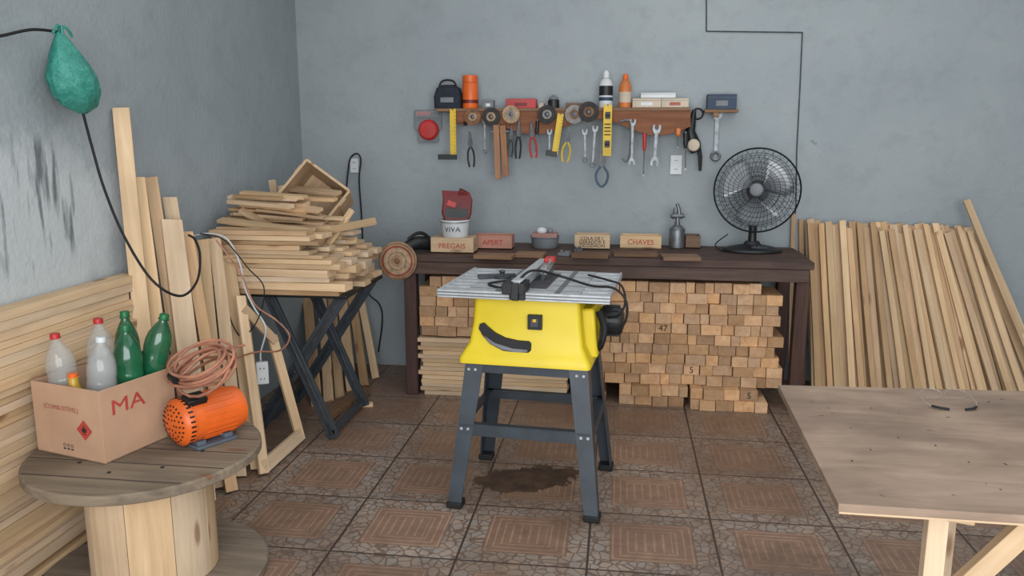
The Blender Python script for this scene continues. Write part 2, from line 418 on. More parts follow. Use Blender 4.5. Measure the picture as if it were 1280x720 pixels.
g.ball((.03,.06,.975),.01,1)
mk("blade_guard",g,[clearb,red,steel],saw,bevel=.003)
g=G(); g.lathe([(.08,0),(.082,.001),(.08,.002)],40,0,Matrix.Translation((.029,.02,.86))@Euler((0,pi/2,0)).to_matrix().to_4x4())
mk("blade",g,steel,saw)
g=G(); g.box((-.17,.02,.91),(.16,.03,.014),0,(0,0,radians(25))); g.lathe([(.0001,0),(.04,0),(.04,.007),(.01,.01),(.01,.02),(.014,.024),(.01,.03)],20,0,Matrix.Translation((-.15,.03,.903)))
mk("mitre_gauge",g,steeld,saw,bevel=.001)
g=G(); g.tube(smoothp([(-.1,-.1,.914),(-.16,-.16,.909),(-.06,-.22,.909),(.02,-.2,.975),(.12,-.08,.935),(.24,-.12,.911),(.33,-.15,.911),(.38,-.17,.87),(.385,-.17,.80),(.35,-.15,.74),(.30,-.08,.72)],7),.005)
g.tube(smoothp([(.2,.12,.911),(.29,0,.915),(.35,-.03,.90),(.37,-.05,.84),(.35,-.07,.79),(.3,0,.76)],7),.0045)
mk("power_cable",g,rubber,saw)
# ================= bench =================
ZB=.83
bench=thing("workbench","long dark-stained wooden workbench against the wall","workbench",(-.1,4.64,0))
g=G()
for i in range(4): g.box((R(-.01,.01),-.235+.15*i,ZB-.02),(2.27+R(-.03,.03),.146,.04))
mk("bench_top",g,w_dark,bench,bevel=.004)
mk("front_beam",G().box((0,-.28,ZB-.075),(2.2,.045,.07)),w_dark,bench,bevel=.004)
mk("rear_beam",G().box((0,.24,ZB-.075),(2.2,.045,.07)),w_dark,bench,bevel=.004)
for sx in(-1,1):
    for y in(-.25,.24):
        mk("leg",G().box((sx*1.075,y,(ZB-.11)/2),(.07,.07,ZB-.11)),w_darkz,bench,bevel=.004)
def blockmesh(w,h,d):
    return mk("wood_block",G().box((0,0,h/2),(w,d,h)),w_block,bevel=.002)
GB="cut pine blocks stacked under the bench"
LB="sawn pine block stacked with others under the bench"
ws=[.094,.084,.066,.108,.047]; ds=[.26,.27,.25,.24,.26]
base=[blockmesh(w,.0572,d) for w,d in zip(ws,ds)]
blocks=[]
def fillrow(x0,x1,z,yf=4.385):
    x=x0
    while True:
        i=random.choice([0,0,1,1,1,2,2,3,4]); w=ws[i]
        if x+w>x1: break
        o=base[i].copy(); C.objects.link(o); d=ds[i]
        o.location=(x+w/2,yf+d/2+R(-.014,.016),z); tag(o,LB,"wood block",GB); blocks.append(o)
        x+=w+R(.001,.005)
for r in range(12):
    z=r*.0582
    if r<2:
        fillrow(-.235,.02,z); fillrow(.02,.40,z,4.35-.01*r); fillrow(.41,.88,z,4.30+.02*r)
    else: fillrow(-.235+R(-.02,.02),.935 if r<11 else .82,z)
for r in range(6):
    z=.352+r*.0582
    fillrow(-1.13+R(0,.015)+(0 if r<5 else .06),-.25,z)
for b_ in base: bpy.data.objects.remove(b_)
used=set()
for (px,py,tx,yy) in((863,463,"5",4.385),(945,493,"5",4.30),(822,412,"47",4.385)):
    tgt=atY(px,py,yy)
    o=min((o for o in blocks if o.name not in used and max(v.co.x for v in o.data.vertices)*2>.08),key=lambda o:(o.location.x-tgt.x)**2+(o.location.z+.03-tgt.z)**2)
    used.add(o.name); dpt=max(abs(v.co.y) for v in o.data.vertices)
    text(tx,.05,blackink,o,(0,-dpt-.0015,.028))
for r in range(14):
    plank("wood_strip",(-1.135+R(-.01,.03),4.42+R(-.012,.012),.012+r*.0245),(-.27+R(-.02,.0),4.42+R(-.012,.012),.012+r*.0245),.1,.0225,(0,0,1),w_z,"thin pine strip stacked flat under the bench","wooden strip","strips stacked under the bench",bevel=0)
# ================= right leaning planks =================
LS="narrow pine stake leaning upright against the wall"; GSk="stakes leaning beside the bench"
def stake(tx,ty,bx,Yt,Yb,w,t,mat):
    p1=atY(tx,ty,Yt); q=atY(bx,490,Yb); q=Vector((q.x,Yb,.005))
    plank("pine_stake",q,p1,w,t,(R(-.06,.06),-1,.3),mat,LS,"wooden stake",GSk)
for lay,(nP,Yt,Yb,w0,w1) in enumerate(((28,4.912,4.60,.048,.056),(25,4.884,4.56,.036,.046),(16,4.855,4.52,.026,.038))):
    for i in range(nP):
        f=(i+.5*(lay%2)+ (R(-.25,.25) if lay else 0))/(nP-.3); f=max(0,min(1,f))
        tx=1010+f*212+R(-2,2); bx=1016+f*232+f*f*60+R(-4,4)+lay*2; ty=276+f*11+R(-4,5)+(R(-3,8) if lay else 0)
        stake(tx,ty,bx,Yt,Yb,R(w0,w1),.018,random.choice([w_warm,w_warm,w_z]))
for k_,(a,b,w) in enumerate((((1208,250),(1322,500),.036),((1225,290),(1326,500),.03))):
    p1=atY(a[0],a[1],4.83-.025*k_); q=atY(b[0],b[1],4.47-.025*k_); q.z=.005
    plank("pine_stake",q,p1,w,.018,(0,-1,.2),w_z,"pale stake leaning steeply at the end of the row","wooden stake",GSk)
for i in range(2):
    p1=atY(992+i*9,268+i*6,4.93); plank("pine_stake",(p1.x+.03+.03*i,4.86,.005),p1,.026,.018,(0,-1,.2),w_warm,"narrow stake standing behind the bench end","wooden stake",GSk)
# ================= right table =================
tab=thing("worktable","rough plywood worktable with pine trestle legs","table",(1.05,2.0,0))
TT=.735
ply=wood("plywood_worn",(124,107,95),(156,138,124),'x',0.6,knots=False,hi=9,lo=2.5)
g=G(); cs=[(.462,1.618),(1.72,1.60),(1.76,2.50),(.492,2.436)]
g.loft([[Vector((x-1.05,y-2.0,z)) for x,y in cs] for z in(TT-.018,TT)],0)
mk("table_top",g,ply,tab,bevel=.0015)
g=G(); g.loft([[Vector((x-1.05+ (0.003 if x<1 else -.003),y-2.0+.002,z)) for x,y in cs] for z in(TT-.023,TT-.0182)],0)
mk("edge_layer",g,w_x,tab)
g=G()
for i in range(60):
    x=R(-.5,.6); y=R(-.34,.4); a=R(0,pi); l=R(.002,.014); g.box((x,y,TT+.0003),(l,R(.001,.005),.0006),0,(0,0,a))
mk("surface_marks",g,w_dark,tab)
def lrel(a,b,w,t,nm,nrm=(0,1,0),mat=w_z):
    a=Vector(a);b=Vector(b); z=(b-a); L=z.length; z.normalize(); y=Vector(nrm); y=(y-z*y.dot(z)).normalized(); x=y.cross(z)
    return mk(nm,G().box((0,0,L/2),(w,t,L)),mat,tab,a-tab.location,Matrix((x,y,z)).transposed(),.002)
for x0,y0,x1,y1 in((.745,1.84,.95,2.28),(1.5,1.84,1.5,2.28)):
    lrel((x0,y0,0),(x0,y0,.655),.045,.03,"leg"); lrel((x1,y1,0),(x1,y1,.655),.045,.03,"leg")
    lrel((x0,1.72,.683),(x1,2.40,.683),.05,.055,"top_bearer")
lrel((.755,1.81,.40),(.955,1.81,.655),.05,.028,"brace"); lrel((1.485,1.81,.43),(1.3,1.81,.655),.05,.028,"brace")
lrel((.74,1.81,.33),(1.53,1.81,.33),.06,.022,"stretcher",(0,1,0))
lrel((.68,1.81,.672),(1.6,1.81,.672),.045,.03,"rail",(0,1,0))
gp=atZ(1186,506,TT)
gl=thing("safety_glasses","clear safety glasses with black arm tips, lying on table","glasses",gp,radians(4))
clearg=plain("lens_plastic",(150,148,146),.1,0,.1,6,alpha=.35,spec=.9)
for sx in(-1,1):
    mk("arm",G().tube(smoothp([(sx*.07,.045,.02),(sx*.072,0,.013),(sx*.06,-.03,.004)],5),.0015),clearg,gl)
    mk("arm_tip",G().tube(smoothp([(sx*.06,-.03,.006),(sx*.045,-.045,.006),(sx*.022,-.05,.004)],5),.0036),rubber,gl)
g=G()
for sx in(-1,1):
    g.tube([(sx*.035+.03*cos(a*pi/8)*1.05, .05-.01*abs(cos(a*pi/8)), .018+.014*sin(a*pi/8)) for a in range(16)],.0008,5,0,True)
mk("lens_frame",g,clearg,gl)
# ================= spool table =================
SC=Vector((-1.545,2.335,0)); SZ=.46
sp=thing("cable_spool_table","wooden cable spool used as a low table","spool table",SC)
RT=.366
g=G(); g.lathe([(RT-.006,SZ-.034),(RT,SZ-.03),(RT,SZ-.006),(RT-.006,SZ)],56); mk("top_disc",g,w_spool,sp)
g=G()
for i in range(1,6):
    x=-RT+i*RT*2/6; h=math.sqrt(RT*RT-x*x)-.01; g.box((0,x,SZ+.0004),(2*h,.003,.001))
for a in range(8): g.cyl((.2*cos(a*pi/4),.2*sin(a*pi/4),SZ),(.2*cos(a*pi/4),.2*sin(a*pi/4),SZ+.003),.006,n=8)
mk("board_seams",g,blackink,sp)
g=G(); g.lathe([(RT-.006,0),(RT,.006),(RT,.026),(RT-.006,.032)],56); mk("bottom_disc",g,w_spool,sp)
for i in range(9):
    rd=.188; g=G(); a0=2*pi*i/9; rings=[]
    for zz in(.034,SZ-.035):
        P=[]
        for j in range(7): a=(j/6)*2*pi/9*.985; P.append(Vector(((rd+.012)*cos(a),(rd+.012)*sin(a),zz)))
        for j in range(6,-1,-1): a=(j/6)*2*pi/9*.985; P.append(Vector(((rd-.01)*cos(a),(rd-.01)*sin(a),zz)))
        rings.append(P)
    g.loft(rings); mk("stave",g,w_z,sp,(0,0,0),a0)
# carton
CO=Vector((-1.594,2.19,SZ+.001)); ca_=radians(-15)
car=thing("carton","open cardboard carton holding plastic bottles","cardboard box",CO,ca_)
def carw(lx,ly): return (CO.x+lx*cos(ca_)-ly*sin(ca_), CO.y+lx*sin(ca_)+ly*cos(ca_))
cw,cdp,chh=.305,.30,.24
g=G(); th=.005
g.box((-cw/2,cdp/2,th/2),(cw,cdp,th)); g.box((-cw/2,th/2,chh/2),(cw,th,chh)); g.box((-cw/2,cdp-th/2,chh/2),(cw,th,chh))
g.box((-th/2,cdp/2,chh/2),(th,cdp-2*th,chh)); g.box((-cw+th/2,cdp/2,chh/2),(th,cdp-2*th,chh))
mk("carton_body",g,card,car,bevel=.001)
mk("flap",G().box((-cw-.005,cdp/2,chh-.03),(.004,cdp*.95,.07),0,(0,radians(4),0)),cardin,car)
mk("flap",G().box((-cw/2,cdp+.02,chh+.01),(cw*.96,.004,.05),0,(radians(-50),0,0)),cardin,car)
text("(COMBUSTÍVEL)",.022,paleink,car,(-.175,-.001,.163))
dm=mk("hazard_diamond",G().prism([(0,.034),(.034,0),(0,-.034),(-.034,0)],.001,0,0),redink,car,(-.078,-.001,.102))
g=G(); g.prism([(-.009,-.004),(-.011,.006),(-.005,.003),(-.002,.016),(.004,.006),(.008,.009),(.010,-.002),(.005,-.008),(-.005,-.008)],.0008,0,-.0012); g.box((0,-.0012,-.013),(.02,.0008,.002))
mk("flame_mark",g,blackink,dm)
g=G()
for i,x in enumerate((-.175,-.158,-.141)):
    g.ring((x,-.001,.04),.005,.0008,12,4); g.box((x,-.001,.028),(.01,.0012,.004))
mk("handling_marks",g,blackink,car)
text("MA",.07,redink,car,(.001,.105,.17),(pi/2,0,pi/2),sx=1.35)
def bottle(lx,ly,zb,H,mat,capm,label,tilt=(0,0,0),r=.05):
    x,y=carw(lx,ly)
    o=thing("plastic_bottle",label,"plastic bottle",(x,y,zb),tilt,"empty bottles in the carton")
    k=H/.31
    pr=[(.001,.006),(.02,.0),(.042,.0),(.05,.012),(.05,.05),(.0475,.06),(.0475,.075),(.05,.085),(.05,.15),(.0475,.16),(.05,.175),(.05,.205),(.044,.235),(.028,.268),(.015,.284),(.0135,.292),(.018,.294),(.018,.297),(.013,.298)]
    g=G(); g.lathe([((a*r/.05) if a>.02 else a,z*k) for a,z in pr],24,cap=False); mk("bottle_body",g,mat,o,ang=60)
    g=G(); g.lathe([(.001,.296*k),(.0155,.297*k),(.0155,.313*k),(.014,.316*k),(.001,.3161*k)],16)
    mk("cap",g,capm,o); return o
LC="clear plastic soda bottle with red cap in the carton"
LG="green plastic soda bottle standing in the carton"
bottle(-.22,.065,.575,.275,clearb,red,LC,(radians(3),radians(-3),0),.045)
bottle(-.19,.18,.59,.285,clearb,red,LC,(0,0,0),.045)
bottle(-.085,.075,.57,.275,clearb,white,"clear plastic bottle with white cap in the carton",(radians(-2),radians(3),0),.045)
bottle(-.064,.175,.567,.30,greenb,greencap,LG,(radians(1),radians(1),0),.045)
bottle(-.14,.245,.59,.30,greenb,greencap,LG,(0,0,0),.040)
bottle(-.072,.25,.625,.27,greenb,greencap,"green plastic soda bottle leaning over the carton side",(radians(-4),radians(16),0),.043)
bottle(-.15,.035,.53,.2,plain("yellow_oil_bottle",(190,150,54),.3),orange,"small yellow bottle between clear bottles in carton",(0,0,0),.026)
for i in range(2):
    bottle(-.285,.09+.1*i,.52,.25,clearb,red,"clear bottle lying flat in the carton",(0,radians(85),ca_),.044)
# electric motor
m0=Vector((-1.442,2.34,.55)); m1=Vector((-1.325,2.54,.55)); ax=(m1-m0).normalized(); ML=(m1-m0).length
mo=thing("electric_motor","orange electric motor with perforated end cover","electric motor",(m0.x,m0.y,SZ+.001),math.atan2(ax.y,ax.x))
XM=Euler((0,pi/2,0)).to_matrix().to_4x4(); T0=Matrix.Translation((0,0,.088))@XM
g=G(); g.lathe([(.066,.03),(.077,.035),(.078,.06),(.078,ML-.03),(.072,ML),(.03,ML+.008),(.001,ML+.008)],36,0,T0)
for i in range(24):
    a=2*pi*i/24; g.box((ML*.58,.0785*cos(a),.088+.0785*sin(a)),(ML*.5,.004,.006),0,(a,0,0))
mk("motor_housing",g,orange,mo,ang=40)
g=G(); g.lathe([(.001,-.012),(.035,-.012),(.062,-.002),(.080,.012),(.081,.036),(.076,.038)],36,0,T0); ec=mk("end_cover",g,orange,mo,ang=50)
g=G()
for rad,n,hh in((.02,6,-.0125),(.034,10,-.0125),(.048,16,-.0082),(.061,22,-.0035)):
    for i in range(n):
        a=2*pi*i/n; g.cyl((hh+.004,rad*cos(a),.088+rad*sin(a)),(hh-.001,rad*cos(a),.088+rad*sin(a)),.0034,n=8)
for i in range(30):
    a=2*pi*i/30; g.box((.024,.0808*cos(a),.088+.0808*sin(a)),(.016,.002,.006),0,(a,0,0))
mk("vent_holes",g,black,ec)
g=G(); g.box((.11,0,.005),(.15,.15,.01)); g.box((.06,0,.014),(.03,.12,.018)); g.box((.16,0,.014),(.03,.12,.018))
mk("mounting_foot",g,plain("blue_grey_paint",(78,86,96),.6),mo,bevel=.002)
mk("terminal_box",G().box((.06,-.03,.163),(.07,.05,.025),0,(radians(20),0,0)),black,mo,bevel=.004)
mk("shaft",G().cyl((ML,0,.088),(ML+.04,0,.088),.009),steel,mo)
cc=thing("cable_coil","coil of brown electrical cable resting on orange motor","cable",(-1.375,2.43,.715),(radians(34),radians(-14),0))
g=G(); pts=[]
for i in range(10*20):
    a=2*pi*i/20; L=i/20
    r_=.096+.014*sin(L*2.1)+.006*sin(a*2+L)
    pts.append((r_*cos(a)*(1+.05*sin(L*3)),r_*.82*sin(a)+.012*cos(L*2.6),-.035+.008*L+.014*sin(a+L*1.7)))
g.tube(pts,.0052,7); mk("cable_loops",g,copper,cc)
mk("cable_tail",G().tube(smoothp([(-.09,-.03,.02),(-.03,-.06,.05),(.03,0,.055),(.09,.05,.02),(.12,.09,-.02)],6),.005,7),copper,cc)
mk("plug",G().cyl((-.095,-.03,.03),(-.06,-.06,.035),.014,.017).cyl((-.06,-.06,.035),(-.045,-.072,.037),.004),black,cc)
# ================= left wall stack =================
GS="long pine battens stacked against the wall"
z=.0
while z<.92:
    t_=random.choice([.022,.026,.032,.036]); w=R(.07,.092)
    z0=z+t_/2+.0005
    xo=XL+.008+w/2+R(0,.014)
    p0=Vector((xo,1.55+R(-.1,.1),z0)); p1=Vector((xo+R(-.003,.003),2.80+R(-.10,.02),z0))
    if z>.6: p1.y+=.2
    plank("pine_batten",p0,p1,w,t_-.001,(0,0,1),w_z,"long pine batten stacked flat along the wall","wooden batten",GS,bevel=.001)
    z+=t_
# ================= left leaning planks =================
GLn="pine boards leaning on the side wall"
def lean(a,fl,w,t,nrm,mat=w_z,X=-1.985,label="pine board leaning upright against the side wall"):
    p1=atX(a[0],a[1],X); plank("pine_board",(fl[0],fl[1],.006),p1,w,t,nrm,mat,label,"wooden board",GLn)
lean((151,135),(-1.835,2.84),.062,.022,(.5,-.85,0),label="tallest pine board leaning upright against the side wall")
lean((172,222),(-1.76,2.86),.055,.025,(.5,-.85,0))
lean((189,222),(-1.71,2.90),.05,.025,(.5,-.85,0),w_warm)
lean((212,247),(-1.68,3.00),.06,.025,(.5,-.85,0),X=-1.97)
lean((214,275),(-1.655,2.86),.085,.022,(.7,-.7,.1),X=-1.90)
lean((233,290),(-1.60,2.98),.05,.022,(.7,-.7,.1),w_warm,X=-1.88)
for (tp,bt,w,m_,X) in(((252,300),(282,606),.06,w_z,-1.87),((268,298),(300,597),.055,w_z,-1.85),((284,320),(322,588),.06,w_z,-1.83),((300,345),(330,575),.035,w_warm,-1.82),((245,330),(268,598),.06,w_warm,-1.90)):
    q=atZ(bt[0],bt[1],0.0); lean(tp,(q.x,q.y),w,.022,(.55,-.8,.1),m_,X)
fr=thing("leaning_frame","pale pine frame leaning below the wood pile","wooden frame",(0,0,0))  # plain frame of stiles and rails, not a storage rack
A=atZ(330,592,.01); Bq=atZ(376,550,.01); At=atX(300,370,-1.72); Bt=atX(340,420,-1.62)
def frp(p0,p1,w,t,nrm,nm):
    z=(p1-p0); L=z.length; z.normalize(); y=Vector(nrm); y=(y-z*y.dot(z)).normalized(); x=y.cross(z)
    mk(nm,G().box((0,0,L/2),(w,t,L)),w_z,fr,p0,Matrix((x,y,z)).transposed(),.0015)
frp(A,At,.045,.02,(.8,-.6,.2),"stile"); frp(Bq,Bt,.045,.02,(.8,-.6,.2),"stile")
frp(A+Vector((.0,0,.03)),Bq+Vector((0,0,.03)),.06,.022,(.8,-.6,.2),"rail")
frp(A.lerp(At,.93)+Vector((.01,0,0)),Bq.lerp(Bt,.95)+Vector((.01,0,0)),.04,.022,(.8,-.6,.2),"rail")
# ================= folding table with pile =================
ft=thing("folding_table","black folding stand with crossed legs loaded with wood","folding table",(-1.58,3.86,0))
mk("table_top",G().box((0,0,.735),(.62,.58,.02)),black,ft,bevel=.004)
def flg(a,b,nm="leg",w=.055,t=.02):
    a=Vector(a);b=Vector(b); z=(b-a); L=z.length; z.normalize(); y=Vector((0,1,0)); y=(y-z*y.dot(z)).normalized(); x=y.cross(z)
    g=G(); g.box((0,0,L/2),(w,t,L)); g.box((0,-.012,L/2),(w*.3,.004,L*.96),1); g.cyl((0,-.016,L*.45),(0,.016,L*.45),.012,mi=1); mk(nm,g,[stand_m,steeld],ft,a,Matrix((x,y,z)).transposed(),.002)
for y in(-.24,.24):
    flg((.20,y,.01),(-.10,y,.725)); flg((-.22,y+.03,.01),(.26,y+.03,.725))
mk("crossbar",G().box((.19,0,.04),(.03,.5,.03)),stand_m,ft,bevel=.002); mk("crossbar",G().box((-.21,.03,.04),(.03,.5,.03)),stand_m,ft,bevel=.002)
GPp="pine offcuts piled on folding stand"; LP="short pine offcut in pile on folding stand"
z=.7455; L=0
while z<1.03:
    t_=R(.024,.04) if L<5 else R(.018,.026)
    for s_ in [3.56,3.69,3.83,3.97,4.1]:
        if L>6 and s_>4.0: continue
        w=R(.07,.115); ln=R(.5,.68) if L<6 else R(.42,.58)
        cx=-1.60+R(-.06,.06)-(.07 if L>5 else 0); a=radians(R(-3.5,3.5)); yy=s_+R(-.012,.012)
        if cx-ln/2<-2.0: cx=-2.0+ln/2+.01
        d=Vector((cos(a),sin(a),0))*ln/2
        plank("pine_offcut",Vector((cx,yy,z+t_/2))-d,Vector((cx,yy,z+t_/2))+d,w,t_-.0015,(0,0,1),random.choice([w_z,w_z,w_warm]),LP,"wooden offcut",GPp,bevel=.001)
    z+=t_; L+=1
zt=z
for k_ in range(20):
    zc=zt+.010+.0078*k_
    a=radians(-4-k_*.55+R(-7,7)); ln=R(.36,.52)-.006*k_; cx=-1.74+R(-.03,.06); yy=3.62+R(0,.26)+.004*k_
    cx=max(cx,-2.0+ln/2*cos(a)+.015)
    if k_%4==3: cx+=.13
    d=Vector((cos(a)*ln/2,sin(a)*ln/2,-ln*R(.0,.07)))
    plank("pine_offcut",Vector((cx,yy,zc))-d,Vector((cx,yy,zc))+d,R(.03,.06),R(.012,.018),(R(-.1,.1),R(-.3,0),1),random.choice([w_z,w_z,w_warm]),"thin pine strip tossed loosely on the wood pile","wooden offcut",GPp,bevel=.001)
for k_,(a,b,w) in enumerate((((300,262),(372,302),.04),((398,290),(470,276),.045),((410,306),(440,262),.03),((330,300),(392,288),.05),((345,312),(446,300),.04),((395,318),(462,330),.05))):
    p0=atY(a[0],a[1],3.76+.03*k_); p1=atY(b[0],b[1],3.84+.03*k_)
    plank("pine_offcut",p0,p1,w,.018,(0,-.5,1),w_z,"loose pine strip lying across the wood pile","wooden offcut",GPp)
for (a,b) in(((340,225),(352,300)),((352,232),(362,300))):
    plank("pine_offcut",atY(b[0],b[1],4.15),atY(a[0],a[1],4.2),.035,.02,(0,-1,0),w_z,"pine offcut standing upright in the wood pile","wooden offcut",GPp)
cpos=atY(393,252,4.02)
g=G(); a_,b_,c_=.27,.27,.24; q=.014
g.box((0,0,-c_/2),(a_,b_,q)); g.box((-a_/2,0,0),(q,b_,c_)); g.box((a_/2,0,0),(q,b_,c_)); g.box((0,b_/2,0),(a_,q,c_)); g.box((0,-b_/2,-.0),(a_,q,c_*.98))
for i in(-1,1): g.box((i*a_*.25,-b_/2-.008,0),(.05,.008,c_*.95)); g.box((i*a_*.25,b_/2+.008,0),(.05,.008,c_*.95))
mk("wooden_crate",g,w_x,None,cpos,(radians(60),radians(-48),radians(38)),.002,"small open pine crate tipped on top of wood pile","wooden crate")
GK="boards leaning on the rear wall beside bench"
for (b,t_,w,m_) in(((396,508),(384,372),.06,w_warm),((411,503),(402,366),.055,w_z),((425,498),(414,362),.05,w_warm),((440,490),(427,360),.06,w_z),((456,484),(438,358),.05,w_warm),((470,474),(449,362),.045,w_z)):
    q0=atZ(b[0],b[1],0); q1=atY(t_[0],t_[1],4.88)
    plank("pine_board",(q0.x,q0.y,.006),q1,w,.02,(0,-1,.2),m_,"pine board leaning behind the folding stand","wooden board",GK)
p0=atZ(407,522,.02); p1=atZ(460,487,.02)
plank("floor_board",p0,p1,.05,.035,(0,0,1),w_grey,"short grey board lying on floor by stand","wooden board")
# ================= turned disc / grinder at bench end =================
gc=atY(497,326,4.30)
gr=thing("angle_grinder","black grinder with round wooden backing disc at bench end","angle grinder",gc,radians(6))
YM=Euler((pi/2,0,0)).to_matrix().to_4x4()
g=G(); g.lathe([(.001,.012),(.098,.012),(.108,.008),(.110,-.004),(.104,-.014),(.001,-.014)],44,0,YM); wh=mk("wooden_disc",g,turned,gr,ang=50)
g=G(); g.lathe([(.078,.0126),(.078,.0136),(.086,.0136),(.086,.0126)],44,0,YM,False); g.lathe([(.03,.0128),(.074,.0128)],44,2,YM,False)
g.lathe([(.001,.024),(.012,.024),(.016,.013)],16,1,YM,False); g.ring((0,-.013,0),.05,.002,44,5,1); g.ring((0,-.013,0),.1,.002,44,5,1)
mk("disc_rings",g,[discR,discA,discC],wh)
g=G(); g.tube(smoothp([(0,.02,0),(.03,.05,.05),(.09,.1,.085),(.17,.16,.075),(.22,.2,.06)],5),[.03]*5+[.036]*5+[.04]*5+[.034]*6,14)
mk("grinder_body",g,black,gr)
mk("handle",G().tube(smoothp([(.05,.07,.11),(.09,.09,.14),(.13,.12,.14),(.17,.15,.1)],5),.01),rubber,gr)
mk("power_cord",G().tube(smoothp([(.22,.2,.06),(.3,.12,.04),(.36,.22,.04),(.3,.3,.05)],6),.004),rubber,gr)
# ================= items on bench =================
def onb(px,py,z=ZB): return atZ(px,py,z)
def obox(name,px,py,w,d,h,mat,label,cat,txt=None,rot=0,ts=.04,ink=redink,open_=True):
    p=onb(px,py)
    o=thing(name,label,cat,(p.x,p.y+d/2,ZB+.001),rot,"small labelled boxes on the bench")
    g=G(); t_=.008
    g.box((0,0,t_/2),(w,d,t_)); g.box((0,-d/2+t_/2,h/2),(w,t_,h)); g.box((0,d/2-t_/2,h/2),(w,t_,h)); g.box((-w/2+t_/2,0,h/2),(t_,d-2*t_,h)); g.box((w/2-t_/2,0,h/2),(t_,d-2*t_,h))
    mk("box_body",g,mat,o,bevel=.001)
    if not open_: mk("lid",G().box((0,0,h+.003),(w,d,.006)),mat,o,bevel=.001)
    if txt:
        lines=txt.split("\n")
        for i,l in enumerate(lines):
            text(l,ts,ink,o,(0,-d/2-.001,h*.5+(len(lines)-1)*ts*.38-i*ts*.76))
    return o,p
o1,p1=obox("wooden_box",565,317,.245,.14,.082,w_x,"small pine box with red writing holding up bucket","wooden box","PREGAIS",0,.042,open_=False)
obox("wooden_box",616,312,.225,.12,.082,w_pink,"pinkish wooden box with hand-painted red writing","wooden box","APERT",0,.042)
obox("wooden_box",740,312,.205,.12,.085,w_x,"pine box with three lines of dark writing","wooden box","COLA DE L\nGERADOR E\nTICODAON",0,.028,blackink)
obox("wooden_box",801,311,.24,.12,.075,w_x,"low pine box with red writing on its side","wooden box","CHAVES",radians(-2),.042)
obox("wooden_box",866,311,.085,.12,.075,w_grey,"narrow wooden box beside the spray gun","wooden box")
for (px,py,w,d) in((617,324,.21,.12),(738,323,.2,.13),(794,321,.24,.1),(851,326,.2,.14),(662,322,.16,.12)):
    p=onb(px,py)
    mk("flat_offcut",G().box((0,0,.0105),(w,d,.02)),w_grey,None,(p.x,p.y+d/2-.02,ZB+.001),radians(R(-6,6)),.002,"flat brown wood offcut lying on the bench","wooden offcut","flat offcuts on the bench")
p=onb(680,311)
tub=thing("plastic_tub","pale plastic tub of small parts on the bench","plastic tub",(p.x,p.y+.06,ZB+.001))
g=G(); g.lathe([(.001,.002),(.072,0),(.078,.01),(.084,.06),(.09,.064),(.088,.068),(.08,.064),(.072,.01),(.001,.008)],28); mk("tub_body",g,greynet,tub)
mk("lid",G().box((0,0,.075),(.15,.11,.025)),plain("pink_lid",(156,114,106),.6),tub,bevel=.004)
g=G(); g.ball((-.02,-.01,.1),.022,0,12,(1.4,1,1)); g.ball((.03,.0,.098),.018,1); mk("contents",g,[white,greynet],tub)
for (px,py,w,d,h,m_,lb) in((706,320,.07,.04,.018,greynet,"small grey sandpaper pad on the bench"),(722,317,.05,.03,.03,steeld,"small dark metal clamp jaw on the bench")):
    p=onb(px,py); g=G(); g.box((0,0,h/2),(w,d,h)); g.box((w*.2,0,h+.004),(w*.4,d*.7,.008)); g.cyl((-w*.3,0,h),(-w*.3,0,h+.012),.008)
    mk("small_part",g,m_,None,(p.x,max(p.y,4.40),ZB+.001),R(-.4,.4),.002,lb,"small part")
bx=o1.location; zb=ZB+.001+.089
bk=thing("paint_bucket","small white paint bucket with dark lettering","bucket",(bx.x+.005,bx.y,zb))
g=G(); g.lathe([(.001,.003),(.07,0),(.073,.004),(.083,.088),(.088,.09),(.088,.098),(.08,.098),(.07,.008),(.001,.006)],32); mk("bucket_body",g,white,bk)
text("VIVA",.045,plain("navy_ink",(40,44,70),.6),bk,(.0,-.0805,.048),(radians(84),0,0),bend=.079)
mk("bucket_handle",G().tube([(.088*cos(a*pi/12),-.088*sin(a*pi/12),.092-.008*sin(a*pi/12)) for a in range(13)],.0016,6),steel,bk)
pk=thing("red_packet","dark red packet stuffed into the bucket","packet",(bx.x+.008,bx.y,zb+.012),(0,radians(3),radians(12)))
g=G(); g.loft([rr(.058,.038,0,r=.01),rr(.068,.042,.08,r=.012),rr(.084,.035,.12,r=.012),rr(.084,.028,.2,.004,.004,r=.008),rr(.078,.006,.245,-.01,.01,r=.002)]); mk("packet_body",g,darkred,pk)
g=G(); g.box((0,-.04,.125),(.13,.004,.05)); g.box((-.03,-.038,.175),(.05,.004,.03),1,(0,.3,0)); mk("packet_label",g,[black,red],pk)
mk("flap",G().box((.03,.01,.23),(.05,.04,.045),0,(.3,.4,.2)),darkred,pk,bevel=.004)
p=onb(846,311)
sg=thing("spray_gun","metal paint spray gun standing on its cup","spray gun",(p.x,p.y+.03,ZB+.001),radians(15))
g=G(); g.lathe([(.001,0),(.042,0),(.046,.005),(.046,.105),(.04,.12),(.022,.135),(.016,.14),(.016,.155),(.001,.155)],28); g.ring((0,0,.112),.044,.004,28,6,0,'z'); mk("cup",g,steel,sg)
g=G(); g.cyl((-.03,0,.19),(.03,0,.19),.016); g.cyl((-.042,0,.19),(-.03,0,.19),.01,.018); g.cyl((0,0,.15),(0,0,.19),.012); g.cyl((.03,0,.19),(.042,0,.19),.01); mk("gun_body",g,steel,sg)
mk("grip",G().tube([(.01,0,.2),(.006,0,.23),(-.006,0,.262)],[.012,.011,.010],10),steel,sg)
g=G(); g.tube([(-.02,0,.2),(-.028,0,.225),(-.02,0,.24)],.004,8); g.cyl((0,0,.205),(0,0,.222),.006); mk("trigger",g,steeld,sg)
